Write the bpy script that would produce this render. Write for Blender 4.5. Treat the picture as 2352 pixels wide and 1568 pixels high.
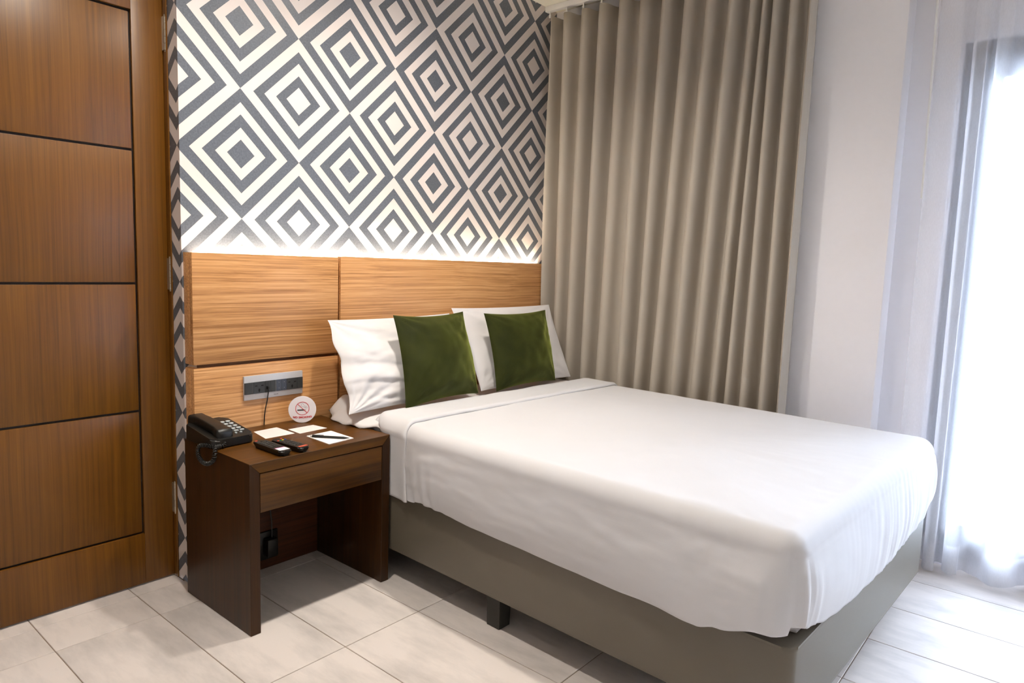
import bpy, bmesh, math, random
from mathutils import Vector, Matrix, noise
from math import sin, cos, pi, sqrt, radians

for o in list(bpy.data.objects):
    bpy.data.objects.remove(o, do_unlink=True)
SC = bpy.context.scene
COL = SC.collection

# ------------------------------------------------------------------ camera
CAM = Vector((-1.088, -2.411, 1.1892))
cam_data = bpy.data.cameras.new('camera')
cam_data.sensor_width = 36.0
cam_data.lens = 1577.5 / 2352 * 36.0
cam_data.clip_start = 0.05
cam = bpy.data.objects.new('camera', cam_data)
COL.objects.link(cam)
R0 = (0.64482338, -0.76362747, 0.03280066)
R1 = (-0.06417488, -0.09685348, -0.99322756)
R2 = (0.76163271, 0.63835138, -0.11145909)
cam.matrix_world = Matrix(((R0[0], -R1[0], -R2[0], CAM.x),
                           (R0[1], -R1[1], -R2[1], CAM.y),
                           (R0[2], -R1[2], -R2[2], CAM.z), (0, 0, 0, 1)))
SC.camera = cam

# ------------------------------------------------------------------ world and exposure
SC.view_settings.view_transform = 'Standard'
SC.view_settings.look = 'None'
SC.view_settings.gamma = 1.0
SC.view_settings.use_curve_mapping = False
SC.view_settings.exposure = 0.38
SKY_STRENGTH = 38.0
DOWNLIGHT_W = 84.0
REAR_FILL_W = 32.0  # strength of the fill lamps added behind the camera
LED_STRENGTH = 135.0
world = bpy.data.worlds.new('daylight')
SC.world = world
world.use_nodes = True
wn = world.node_tree.nodes
bgn = wn['Background']
bgn.inputs[0].default_value = (0.74, 0.83, 1.0, 1)
bgn.inputs[1].default_value = SKY_STRENGTH
# portal for the daylight coming through the glazed door
pl = bpy.data.lights.new('window_portal', 'AREA')
pl.shape = 'RECTANGLE'
pl.size = 2.0
pl.size_y = 1.4
pl.cycles.is_portal = True
plo = bpy.data.objects.new('window_portal', pl)
COL.objects.link(plo)
plo.location = (2.45, -2.66, 1.08)
plo.rotation_euler = (0, radians(90), 0)


# ------------------------------------------------------------------ helpers
def s2l(c):
    c = c / 255.0
    return c / 12.92 if c <= 0.04045 else ((c + 0.055) / 1.055) ** 2.4


def rgb(r, g, b):
    return (s2l(r), s2l(g), s2l(b), 1.0)


def tag(o, label=None, cat=None, group=None, kind=None):
    if label: o['label'] = label
    if cat: o['category'] = cat
    if group: o['group'] = group
    if kind: o['kind'] = kind
    return o


def thing(name, label, cat, loc=(0, 0, 0), rz=0.0, group=None, kind=None):
    o = bpy.data.objects.new(name, None)
    o.empty_display_size = 0.05
    COL.objects.link(o)
    o.location = loc
    o.rotation_euler = (0, 0, rz)
    return tag(o, label, cat, group, kind)


def finish(bm, sharp=35.0, smooth=True):
    bmesh.ops.recalc_face_normals(bm, faces=bm.faces)
    lim = radians(sharp)
    for f in bm.faces:
        f.smooth = smooth
    for e in bm.edges:
        if len(e.link_faces) == 2:
            e.smooth = e.calc_face_angle(0.0) < lim


def obj(name, bm, mat, parent=None, offset=None, sharp=35.0, recalc=True):
    """link bm as one mesh object; offset = the root's location when bm is in world coordinates"""
    if offset is not None:
        bmesh.ops.translate(bm, verts=bm.verts, vec=-Vector(offset))
    if recalc:
        finish(bm, sharp)
    me = bpy.data.meshes.new(name)
    bm.to_mesh(me)
    bm.free()
    for m in (mat if isinstance(mat, (list, tuple)) else [mat]):
        me.materials.append(m)
    o = bpy.data.objects.new(name, me)
    COL.objects.link(o)
    if parent:
        o.parent = parent
    return o


def struct(name, bm, mat, parent=None, sharp=35.0, label=None):
    o = obj(name, bm, mat, parent, sharp=sharp)
    if parent is None:
        o['kind'] = 'structure'
    if label: o['label'] = label
    return o


def box(bm, x0, x1, y0, y1, z0, z1, bev=0.0, seg=2, mi=0):
    r = bmesh.ops.create_cube(bm, size=1.0)
    vs = r['verts']
    for v in vs:
        v.co = Vector((x0 + (v.co.x + .5) * (x1 - x0), y0 + (v.co.y + .5) * (y1 - y0), z0 + (v.co.z + .5) * (z1 - z0)))
    fs = set(f for v in vs for f in v.link_faces)
    if mi:
        for f in fs: f.material_index = mi
    if bev > 0:
        es = list(set(e for v in vs for e in v.link_edges))
        bmesh.ops.bevel(bm, geom=es, offset=bev, segments=seg, affect='EDGES', profile=0.5)
    return bm


def nb(*a, **k):
    return box(bmesh.new(), *a, **k)


def prism(bm, pts, z0, z1, mi=0):
    """extrude the polygon pts (x, y) from z0 to z1"""
    lo = [bm.verts.new((x, y, z0)) for x, y in pts]
    hi = [bm.verts.new((x, y, z1)) for x, y in pts]
    n = len(pts)
    fs = [bm.faces.new(lo[::-1]), bm.faces.new(hi)]
    for i in range(n):
        j = (i + 1) % n
        fs.append(bm.faces.new((lo[i], lo[j], hi[j], hi[i])))
    for f in fs: f.material_index = mi
    return bm


def rrect(cx, cy, w, h, r, n=6):
    pts = []
    for (sx, sy, a0) in ((1, 1, 0), (-1, 1, 90), (-1, -1, 180), (1, -1, 270)):
        for k in range(n + 1):
            a = radians(a0 + 90.0 * k / n)
            pts.append((cx + sx * (w / 2 - r) + r * cos(a), cy + sy * (h / 2 - r) + r * sin(a)))
    return pts


def tube(bm, pts, r, n=8, caps=True, closed=False):
    pts = [Vector(p) for p in pts]
    rings = []
    prev = None
    for i, p in enumerate(pts):
        a = pts[i - 1] if i > 0 else pts[0]
        b = pts[i + 1] if i < len(pts) - 1 else pts[-1]
        t = (b - a).normalized()
        if prev is None:
            up = Vector((0, 0, 1)) if abs(t.z) < 0.9 else Vector((1, 0, 0))
            s = t.cross(up).normalized()
        else:
            s = (prev - t * prev.dot(t)).normalized()
        prev = s
        q = t.cross(s)
        rr = r[i] if isinstance(r, (list, tuple)) else r
        rings.append([bm.verts.new(p + (s * cos(2 * pi * k / n) + q * sin(2 * pi * k / n)) * rr) for k in range(n)])
    for i in range(len(rings) - 1):
        for k in range(n):
            bm.faces.new((rings[i][k], rings[i][(k + 1) % n], rings[i + 1][(k + 1) % n], rings[i + 1][k]))
    if caps:
        bm.faces.new(rings[0][::-1])
        bm.faces.new(rings[-1])
    return bm


def cyl(bm, c, r, h, axis='z', n=24, mi=0):
    m = {'z': Matrix.Identity(4), 'x': Matrix.Rotation(pi / 2, 4, 'Y'), 'y': Matrix.Rotation(pi / 2, 4, 'X')}[axis]
    r_ = bmesh.ops.create_cone(bm, cap_ends=True, segments=n, radius1=r, radius2=r, depth=h, matrix=Matrix.Translation(c) @ m)
    if mi:
        for f in set(f for v in r_['verts'] for f in v.link_faces): f.material_index = mi
    return bm


def gridmesh(bm, rows, closed=False, mi=0):
    """rows of points -> quads; returns rows of verts"""
    vr = [[bm.verts.new(p) for p in row] for row in rows]
    for i in range(len(vr) - 1):
        n = len(vr[i])
        for k in range(n if closed else n - 1):
            f = bm.faces.new((vr[i][k], vr[i][(k + 1) % n], vr[i + 1][(k + 1) % n], vr[i + 1][k]))
            f.material_index = mi
    return vr


def interp(tab, x):
    if x <= tab[0][0]: return tab[0][1]
    for (a, fa), (b, fb) in zip(tab, tab[1:]):
        if x <= b:
            t = (x - a) / (b - a) if b > a else 0
            t = t * t * (3 - 2 * t)
            return fa + (fb - fa) * t
    return tab[-1][1]


def fbm(v, oct=3):
    return noise.fractal(Vector(v), 1.0, 2.0, oct, noise_basis='PERLIN_ORIGINAL')


# ------------------------------------------------------------------ materials
def mat_new(name):
    m = bpy.data.materials.new(name)
    m.use_nodes = True
    nt = m.node_tree
    return m, nt, nt.nodes, nt.links, nt.nodes['Principled BSDF']


def plain(name, col, rough=0.5, metal=0.0, spec=0.5, noise_amt=0.04, scale=60.0, bump=0.0, sheen=0.0, coat=0.0, emis=None):
    m, nt, N, L, P = mat_new(name)
    tc = N.new('ShaderNodeTexCoord')
    nz = N.new('ShaderNodeTexNoise')
    nz.inputs['Scale'].default_value = scale
    nz.inputs['Detail'].default_value = 4
    L.new(tc.outputs['Object'], nz.inputs['Vector'])
    mr = N.new('ShaderNodeMapRange')
    mr.inputs['To Min'].default_value = 1 - noise_amt
    mr.inputs['To Max'].default_value = 1 + noise_amt
    L.new(nz.outputs['Fac'], mr.inputs['Value'])
    mx = N.new('ShaderNodeVectorMath')
    mx.operation = 'SCALE'
    mx.inputs[0].default_value = col[:3]
    L.new(mr.outputs[0], mx.inputs['Scale'])
    L.new(mx.outputs[0], P.inputs['Base Color'])
    P.inputs['Roughness'].default_value = rough
    P.inputs['Metallic'].default_value = metal
    P.inputs['Specular IOR Level'].default_value = spec
    P.inputs['Coat Weight'].default_value = coat
    P.inputs['Sheen Weight'].default_value = sheen
    if bump > 0:
        b = N.new('ShaderNodeBump')
        b.inputs['Strength'].default_value = bump
        b.inputs['Distance'].default_value = 0.002
        L.new(nz.outputs['Fac'], b.inputs['Height'])
        L.new(b.outputs[0], P.inputs['Normal'])
    if emis:
        P.inputs['Emission Color'].default_value = emis[0]
        P.inputs['Emission Strength'].default_value = emis[1]
    return m


def wood(name, c_dark, c_mid, c_light, axis='x', rough=0.4, fine=1.0, spec=0.4, coat=0.0, contrast=1.0):
    m, nt, N, L, P = mat_new(name)
    tc = N.new('ShaderNodeTexCoord')
    oi = N.new('ShaderNodeObjectInfo')
    ad = N.new('ShaderNodeVectorMath')
    ad.operation = 'MULTIPLY_ADD'
    cb = N.new('ShaderNodeCombineXYZ')
    for i in range(3): L.new(oi.outputs['Random'], cb.inputs[i])
    ad.inputs[1].default_value = (7.0, 9.0, 11.0)
    L.new(cb.outputs[0], ad.inputs[0])
    L.new(tc.outputs['Object'], ad.inputs[2])
    # slow warp so the grain wanders
    wz = N.new('ShaderNodeTexNoise')
    wz.inputs['Scale'].default_value = 1.7
    wz.inputs['Detail'].default_value = 1
    L.new(ad.outputs[0], wz.inputs['Vector'])
    wa = N.new('ShaderNodeVectorMath')
    wa.operation = 'MULTIPLY_ADD'
    wa.inputs[1].default_value = (0.022, 0.022, 0.022)
    L.new(wz.outputs['Color'], wa.inputs[0])
    L.new(ad.outputs[0], wa.inputs[2])

    def stretched(a, b, detail):
        mp = N.new('ShaderNodeMapping')
        sc = {'x': (a, b, b), 'y': (b, a, b), 'z': (b, b, a)}[axis]
        mp.inputs['Scale'].default_value = sc
        L.new(wa.outputs[0], mp.inputs['Vector'])
        nz = N.new('ShaderNodeTexNoise')
        nz.inputs['Scale'].default_value = 1.0
        nz.inputs['Detail'].default_value = detail
        nz.inputs['Roughness'].default_value = 0.6
        L.new(mp.outputs[0], nz.inputs['Vector'])
        return nz
    n1 = stretched(1.1, 80 * fine, 5)
    n2 = stretched(4.0, 420 * fine, 3)
    n3 = stretched(0.5, 9, 2)
    m1 = N.new('ShaderNodeMath'); m1.operation = 'MULTIPLY'; m1.inputs[1].default_value = 0.55
    L.new(n1.outputs['Fac'], m1.inputs[0])
    m2 = N.new('ShaderNodeMath'); m2.operation = 'MULTIPLY_ADD'; m2.inputs[1].default_value = 0.25
    L.new(n2.outputs['Fac'], m2.inputs[0]); L.new(m1.outputs[0], m2.inputs[2])
    m3 = N.new('ShaderNodeMath'); m3.operation = 'MULTIPLY_ADD'; m3.inputs[1].default_value = 0.20
    L.new(n3.outputs['Fac'], m3.inputs[0]); L.new(m2.outputs[0], m3.inputs[2])
    cr = N.new('ShaderNodeValToRGB')
    e = cr.color_ramp.elements
    h = 0.14 / contrast
    e[0].position = 0.5 - h; e[0].color = c_dark
    e[1].position = 0.5 + h; e[1].color = c_light
    k = cr.color_ramp.elements.new(0.5); k.color = c_mid
    L.new(m3.outputs[0], cr.inputs['Fac'])
    L.new(cr.outputs['Color'], P.inputs['Base Color'])
    P.inputs['Roughness'].default_value = rough
    P.inputs['Specular IOR Level'].default_value = spec
    P.inputs['Coat Weight'].default_value = coat
    P.inputs['Coat Roughness'].default_value = 0.25
    b = N.new('ShaderNodeBump')
    b.inputs['Strength'].default_value = 0.15
    b.inputs['Distance'].default_value = 0.001
    L.new(m2.outputs[0], b.inputs['Height'])
    L.new(b.outputs[0], P.inputs['Normal'])
    return m


def cloth(name, col, rough=0.85, weave=900.0, bump=0.15, sheen=0.2, var=0.03, trans=0.0):
    m, nt, N, L, P = mat_new(name)
    tc = N.new('ShaderNodeTexCoord')
    nz = N.new('ShaderNodeTexNoise'); nz.inputs['Scale'].default_value = 4.0; nz.inputs['Detail'].default_value = 5
    L.new(tc.outputs['Object'], nz.inputs['Vector'])
    mr = N.new('ShaderNodeMapRange'); mr.inputs['To Min'].default_value = 1 - var; mr.inputs['To Max'].default_value = 1 + var
    L.new(nz.outputs['Fac'], mr.inputs['Value'])
    mx = N.new('ShaderNodeVectorMath'); mx.operation = 'SCALE'; mx.inputs[0].default_value = col[:3]
    L.new(mr.outputs[0], mx.inputs['Scale']); L.new(mx.outputs[0], P.inputs['Base Color'])
    P.inputs['Roughness'].default_value = rough
    P.inputs['Specular IOR Level'].default_value = 0.2
    P.inputs['Sheen Weight'].default_value = sheen
    fz = N.new('ShaderNodeTexNoise'); fz.inputs['Scale'].default_value = weave; fz.inputs['Detail'].default_value = 2
    L.new(tc.outputs['Object'], fz.inputs['Vector'])
    b = N.new('ShaderNodeBump'); b.inputs['Strength'].default_value = bump; b.inputs['Distance'].default_value = 0.0006
    L.new(fz.outputs['Fac'], b.inputs['Height']); L.new(b.outputs[0], P.inputs['Normal'])
    return m


def make_wallpaper():
    m, nt, N, L, P = mat_new('diamond_wallpaper')

    def M(op, a, b=None, c=None):
        n = N.new('ShaderNodeMath'); n.operation = op
        for i, v in enumerate((a, b, c)):
            if v is None: continue
            if isinstance(v, (int, float)): n.inputs[i].default_value = v
            else: L.new(v, n.inputs[i])
        return n.outputs[0]
    tc = N.new('ShaderNodeTexCoord')
    sp = N.new('ShaderNodeSeparateXYZ')
    L.new(tc.outputs['Object'], sp.inputs[0])
    x, y, z = sp.outputs
    U = M('DIVIDE', M('SUBTRACT', M('SUBTRACT', x, y), 0.2214), 0.2388)   # the paper turns the corner
    V = M('DIVIDE', M('SUBTRACT', z, 1.5547), 0.2317)
    p = M('MULTIPLY', M('ADD', U, V), 0.5)
    q = M('MULTIPLY', M('SUBTRACT', U, V), 0.5)
    rp = M('FLOOR', M('ADD', p, 0.5)); rq = M('FLOOR', M('ADD', q, 0.5))
    d = M('MULTIPLY', M('MAXIMUM', M('ABSOLUTE', M('SUBTRACT', p, rp)), M('ABSOLUTE', M('SUBTRACT', q, rq))), 2.0)
    par = M('FLOORED_MODULO', M('ADD', rp, rq), 2.0)
    k = M('ADD', M('ADD', M('GREATER_THAN', d, 0.222), M('GREATER_THAN', d, 0.405)), M('ADD', M('GREATER_THAN', d, 0.605), M('GREATER_THAN', d, 0.79)))
    ring = M('FLOORED_MODULO', M('ADD', k, par), 2.0)      # 0 = grey, 1 = light
    nz = N.new('ShaderNodeTexNoise'); nz.inputs['Scale'].default_value = 160; nz.inputs['Detail'].default_value = 5
    L.new(tc.outputs['Object'], nz.inputs['Vector'])
    cr = N.new('ShaderNodeValToRGB')
    cr.color_ramp.elements[0].position = 0.3; cr.color_ramp.elements[0].color = rgb(86, 91, 98)
    cr.color_ramp.elements[1].position = 0.75; cr.color_ramp.elements[1].color = rgb(108, 113, 122)
    L.new(nz.outputs['Fac'], cr.inputs['Fac'])
    mx = N.new('ShaderNodeMix'); mx.data_type = 'RGBA'
    L.new(ring, mx.inputs['Factor'])
    L.new(cr.outputs['Color'], mx.inputs[6])
    mx.inputs[7].default_value = rgb(220, 210, 204)
    L.new(mx.outputs[2], P.inputs['Base Color'])
    rr = M('MULTIPLY_ADD', ring, 0.35, 0.36)
    L.new(rr, P.inputs['Roughness'])
    b = N.new('ShaderNodeBump'); b.inputs['Strength'].default_value = 0.12; b.inputs['Distance'].default_value = 0.0008
    L.new(nz.outputs['Fac'], b.inputs['Height']); L.new(b.outputs[0], P.inputs['Normal'])
    return m


def make_tile():
    m, nt, N, L, P = mat_new('floor_tile_glaze')
    tc = N.new('ShaderNodeTexCoord'); oi = N.new('ShaderNodeObjectInfo')
    cb = N.new('ShaderNodeCombineXYZ')
    for i in range(3): L.new(oi.outputs['Random'], cb.inputs[i])
    ad = N.new('ShaderNodeVectorMath'); ad.operation = 'MULTIPLY_ADD'; ad.inputs[1].default_value = (31, 47, 13)
    L.new(cb.outputs[0], ad.inputs[0]); L.new(tc.outputs['Object'], ad.inputs[2])
    mp = N.new('ShaderNodeMapping'); mp.inputs['Scale'].default_value = (9.0, 2.6, 1)
    L.new(ad.outputs[0], mp.inputs['Vector'])
    n1 = N.new('ShaderNodeTexNoise'); n1.inputs['Scale'].default_value = 1.0; n1.inputs['Detail'].default_value = 6; n1.inputs['Roughness'].default_value = 0.62
    L.new(mp.outputs[0], n1.inputs['Vector'])
    cr = N.new('ShaderNodeValToRGB')
    e = cr.color_ramp.elements
    e[0].position = 0.30; e[0].color = rgb(196, 189, 184)
    e[1].position = 0.56; e[1].color = rgb(225, 216, 210)
    L.new(n1.outputs['Fac'], cr.inputs['Fac'])
    L.new(cr.outputs['Color'], P.inputs['Base Color'])
    P.inputs['Roughness'].default_value = 0.5
    P.inputs['Specular IOR Level'].default_value = 0.3
    n2 = N.new('ShaderNodeTexNoise'); n2.inputs['Scale'].default_value = 90
    L.new(ad.outputs[0], n2.inputs['Vector'])
    b = N.new('ShaderNodeBump'); b.inputs['Strength'].default_value = 0.05; b.inputs['Distance'].default_value = 0.001
    L.new(n2.outputs['Fac'], b.inputs['Height']); L.new(b.outputs[0], P.inputs['Normal'])
    return m


def make_sheer(name, opacity, col=(0.93, 0.93, 0.96, 1)):
    m, nt, N, L, P = mat_new(name)
    out = N['Material Output']
    N.remove(P)
    tr = N.new('ShaderNodeBsdfTransparent')
    di = N.new('ShaderNodeBsdfDiffuse'); di.inputs['Color'].default_value = col
    tl = N.new('ShaderNodeBsdfTranslucent'); tl.inputs['Color'].default_value = col
    m1 = N.new('ShaderNodeMixShader'); m1.inputs[0].default_value = 0.5
    L.new(di.outputs[0], m1.inputs[1]); L.new(tl.outputs[0], m1.inputs[2])
    tc = N.new('ShaderNodeTexCoord')
    nz = N.new('ShaderNodeTexNoise'); nz.inputs['Scale'].default_value = 700
    mp = N.new('ShaderNodeMapping'); mp.inputs['Scale'].default_value = (1, 1, 0.12)
    L.new(tc.outputs['Object'], mp.inputs['Vector']); L.new(mp.outputs[0], nz.inputs['Vector'])
    mr = N.new('ShaderNodeMapRange'); mr.inputs['To Min'].default_value = opacity - 0.06; mr.inputs['To Max'].default_value = opacity + 0.06
    L.new(nz.outputs['Fac'], mr.inputs['Value'])
    m2 = N.new('ShaderNodeMixShader')
    L.new(mr.outputs[0], m2.inputs[0])
    L.new(tr.outputs[0], m2.inputs[1]); L.new(m1.outputs[0], m2.inputs[2])
    L.new(m2.outputs[0], out.inputs['Surface'])
    return m


def make_glass():
    m, nt, N, L, P = mat_new('window_glass')
    out = N['Material Output']
    N.remove(P)
    tr = N.new('ShaderNodeBsdfTransparent'); tr.inputs['Color'].default_value = (0.93, 0.96, 0.97, 1)
    gl = N.new('ShaderNodeBsdfGlossy'); gl.inputs['Roughness'].default_value = 0.02
    fr = N.new('ShaderNodeFresnel'); fr.inputs['IOR'].default_value = 1.45
    ms = N.new('ShaderNodeMixShader')
    L.new(fr.outputs[0], ms.inputs[0]); L.new(tr.outputs[0], ms.inputs[1]); L.new(gl.outputs[0], ms.inputs[2])
    L.new(ms.outputs[0], out.inputs['Surface'])
    return m


M_wallpaper = make_wallpaper()
M_paint = plain('wall_paint', rgb(244, 241, 244), 0.75, noise_amt=0.015, scale=35, bump=0.05)
M_paint_dim = plain('taupe_wall_paint', rgb(212, 204, 196), 0.8, noise_amt=0.015, scale=35)
M_ceil = plain('ceiling_paint', rgb(236, 230, 214), 0.8, noise_amt=0.01, scale=20)
M_grout = plain('floor_grout', rgb(146, 128, 112), 0.9, noise_amt=0.15, scale=30)
M_tile = make_tile()
M_door = wood('door_teak', rgb(82, 49, 8), rgb(108, 67, 12), rgb(124, 81, 18), 'z', 0.38, 1.5, 0.45, contrast=0.75)
M_groove = plain('door_groove', rgb(30, 16, 7), 0.6)
M_oak = wood('headboard_oak', rgb(160, 110, 62), rgb(204, 149, 94), rgb(222, 172, 120), 'x', 0.42, 1.8, 0.4, contrast=1.25)
M_oak_gap = wood('headboard_reveal', rgb(92, 60, 32), rgb(112, 74, 40), rgb(126, 86, 48), 'x', 0.6)
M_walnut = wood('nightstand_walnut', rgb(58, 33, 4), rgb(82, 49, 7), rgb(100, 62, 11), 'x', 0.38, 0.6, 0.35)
M_walnut_v_shaded = wood('nightstand_walnut_upright_shaded', rgb(38, 20, 4), rgb(54, 30, 6), rgb(68, 40, 10), 'z', 0.4, 0.6, 0.3)  # upright grain; shade of the side boards put into a darker walnut
M_walnut_back = wood('nightstand_back_walnut', rgb(54, 27, 10), rgb(74, 38, 16), rgb(92, 50, 22), 'x', 0.45, 1.2, 0.3)
M_leather = plain('taupe_leatherette', rgb(102, 95, 82), 0.42, noise_amt=0.03, scale=300, bump=0.12)
M_darkleg = plain('black_leg', rgb(34, 32, 26), 0.5)
M_sheet = cloth('white_cotton', rgb(216, 213, 213), 0.9)
M_spread = cloth('white_bedspread_cotton', rgb(208, 207, 209), 0.9, weave=600, bump=0.2)
M_velvet = None
M_curtain = cloth('taupe_curtain_cloth', rgb(182, 173, 160), 0.6, weave=1400, bump=0.12, sheen=0.1, var=0.02)
M_sheer = make_sheer('sheer_voile', 0.58)
M_sheerhem = make_sheer('sheer_voile_hem', 0.7)
M_glass = make_glass()
M_alu = plain('dark_aluminium', rgb(64, 62, 66), 0.5, 0.1)
M_white = plain('white_plastic', rgb(240, 238, 236), 0.4, noise_amt=0.01)
M_steel = plain('hinge_steel', rgb(176, 166, 148), 0.35, 0.8, noise_amt=0.1, scale=200)
M_silver = plain('brushed_silver', rgb(196, 196, 198), 0.42, 0.2, noise_amt=0.02, scale=300)
M_black = plain('black_plastic', rgb(17, 17, 15), 0.38, noise_amt=0.05)
M_charcoal = plain('charcoal_plastic', rgb(52, 55, 56), 0.45, noise_amt=0.05)
M_bluegrey = plain('blue_grey_switch', rgb(66, 74, 88), 0.4)
M_hole = plain('socket_slot', rgb(6, 6, 6), 0.8)
M_key = plain('pale_key', rgb(176, 184, 186), 0.5)
M_keyp = plain('remote_button', rgb(74, 74, 72), 0.6)
M_rubber = plain('black_cord', rgb(22, 22, 20), 0.4, spec=0.6)
M_paper = plain('paper', rgb(244, 238, 236), 0.8, noise_amt=0.01)
M_cream = plain('cream_card', rgb(236, 224, 222), 0.8, noise_amt=0.01)
M_print = plain('faint_print', rgb(196, 180, 170), 0.8)
M_acryl = plain('white_acrylic', rgb(240, 236, 240), 0.3, noise_amt=0.0, coat=0.3)
M_red = plain('sign_red', rgb(205, 44, 52), 0.5)
M_ink = plain('sign_ink', rgb(20, 20, 26), 0.5)
M_orange = plain('orange_print', rgb(206, 84, 58), 0.5)
M_yellow = plain('yellow_button', rgb(220, 196, 40), 0.5)
M_green = plain('green_button', rgb(36, 128, 92), 0.5)
M_blue = plain('blue_button', rgb(60, 84, 176), 0.5)
M_pink = plain('pink_sticker', rgb(196, 120, 170), 0.5)
M_facade = plain('pale_facade', rgb(228, 228, 228), 0.9)
M_farglass = plain('far_window_glass', rgb(120, 128, 140), 0.3)
M_led = plain('led_strip_light', rgb(255, 220, 170), 0.5, emis=((1.0, 0.86, 0.66, 1), LED_STRENGTH))
M_bulb = plain('downlight_glow', rgb(255, 230, 190), 0.5, emis=((1.0, 0.82, 0.6, 1), 12.0))


def make_velvet():
    m, nt, N, L, P = mat_new('green_velvet')
    tc = N.new('ShaderNodeTexCoord')
    nz = N.new('ShaderNodeTexNoise'); nz.inputs['Scale'].default_value = 9; nz.inputs['Detail'].default_value = 6
    L.new(tc.outputs['Object'], nz.inputs['Vector'])
    cr = N.new('ShaderNodeValToRGB')
    cr.color_ramp.elements[0].position = 0.3; cr.color_ramp.elements[0].color = rgb(30, 34, 4)
    cr.color_ramp.elements[1].position = 0.7; cr.color_ramp.elements[1].color = rgb(45, 49, 10)
    L.new(nz.outputs['Fac'], cr.inputs['Fac']); L.new(cr.outputs['Color'], P.inputs['Base Color'])
    P.inputs['Roughness'].default_value = 0.7
    P.inputs['Specular IOR Level'].default_value = 0.15
    P.inputs['Sheen Weight'].default_value = 0.9
    P.inputs['Sheen Roughness'].default_value = 0.4
    P.inputs['Sheen Tint'].default_value = rgb(170, 180, 90)
    return m


M_velvet = make_velvet()

CEIL = 2.58
# ------------------------------------------------------------------ room shell
# floor: mortar bed with every tile its own piece
floor = struct('floor', nb(-2.35, 2.30, -4.35, 0.16, -0.06, -0.0025), M_grout)
TX0, TW, TY0, TL = -0.4660, 0.3009, -0.1556, 0.5990
tile_mesh = {}


def tile_me(w, l):
    key = (round(w, 4), round(l, 4))
    if key not in tile_mesh:
        bm = nb(-w / 2, w / 2, -l / 2, l / 2, -0.008, 0.0, 0.0012, 1)
        finish(bm)
        me = bpy.data.meshes.new('tile'); bm.to_mesh(me); bm.free(); me.materials.append(M_tile)
        tile_mesh[key] = me
    return tile_mesh[key]


def add_tile(x0, x1, y0, y1):
    g = 0.0014
    me = tile_me(x1 - x0 - 2 * g, y1 - y0 - 2 * g)
    o = bpy.data.objects.new('tile', me)
    COL.objects.link(o)
    o.parent = floor
    o.location = ((x0 + x1) / 2, (y0 + y1) / 2, 0)


for i in range(-7, 10):
    x0 = max(TX0 + (i - 0) * TW, -2.30); x1 = min(TX0 + (i + 1) * TW, 2.22)
    if x1 - x0 < 0.03: continue
    for j in range(0, 8):
        y1 = TY0 - j * TL; y0 = max(y1 - TL, -4.30)
        if y1 - y0 < 0.03: continue
        add_tile(x0, x1, y0, y1)
    add_tile(x0, x1, TY0, 0.028 if x0 < 0.0 else -0.004)     # cut row along the headboard wall
    if x1 < 0.16:
        add_tile(x0, min(x1, -0.002) if x1 > 0 else x1, 0.028, 0.115)   # narrow row at the door threshold

wall_back = struct('wall_back', nb(0.0, 2.45, 0.0, 0.16, 0.0, CEIL), M_wallpaper)
bm = bmesh.new()
box(bm, -2.35, -0.97, 0.07, 0.20, 0.0, CEIL)
box(bm, -0.97, 0.0, 0.07, 0.20, 2.12, CEIL)
box(bm, -0.97, 0.0, 0.165, 0.20, 0.0, 2.12)
struct('wall_door', bm, M_paint)
struct('wall_left', nb(-2.45, -2.30, -4.45, 0.20, 0.0, CEIL), M_paint_dim)
struct('wall_front', nb(-2.45, 2.45, -4.45, -4.30, 0.0, CEIL), M_paint_dim)
bm = bmesh.new()
box(bm, 2.08, 2.45, -1.750, 0.0, 0.0, CEIL, 0.004, 2)
box(bm, 2.20, 2.45, -1.935, -1.750, 0.0, CEIL)
box(bm, 2.20, 2.45, -3.40, -1.935, 2.115, CEIL)
box(bm, 2.20, 2.45, -3.40, -1.935, 0.0, 0.035)
box(bm, 2.20, 2.45, -4.30, -3.40, 0.0, CEIL)
struct('wall_right', bm, M_paint)
struct('ceiling', nb(-2.45, 2.45, -4.45, 0.20, CEIL, CEIL + 0.12), M_ceil)

# door in its frame (only its hinge side is in the picture)
DY = 0.095
door = thing('door_1', None, None, (0.0, DY, 0.0))
door['kind'] = 'structure'
o_ = door.location.copy()
DX0, DX1 = -0.915, -0.006
GX0, GX1 = -0.800, -0.113
zs = [(0.197, 0.632), (0.640, 1.078), (1.086, 1.526), (1.534, 1.974)]
obj('leaf_core', nb(DX0, DX1, DY + 0.014, DY + 0.040, 0.006, 2.095), M_groove, door, o_)
obj('stile', nb(GX1 + 0.006, DX1, DY, DY + 0.014, 0.006, 2.095, 0.0015), M_door, door, o_)
obj('stile', nb(DX0, GX0 - 0.006, DY, DY + 0.014, 0.006, 2.095, 0.0015), M_door, door, o_)
obj('rail', nb(GX0 - 0.006, GX1 + 0.006, DY, DY + 0.014, 0.006, 0.190, 0.0015), M_door, door, o_)
obj('rail', nb(GX0 - 0.006, GX1 + 0.006, DY, DY + 0.014, 1.982, 2.095, 0.0015), M_door, door, o_)
for a, b in zs:
    obj('panel', nb(GX0 + 0.001, GX1, DY + 0.006, DY + 0.0142, a, b, 0.0012), M_door, door, o_)
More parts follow.
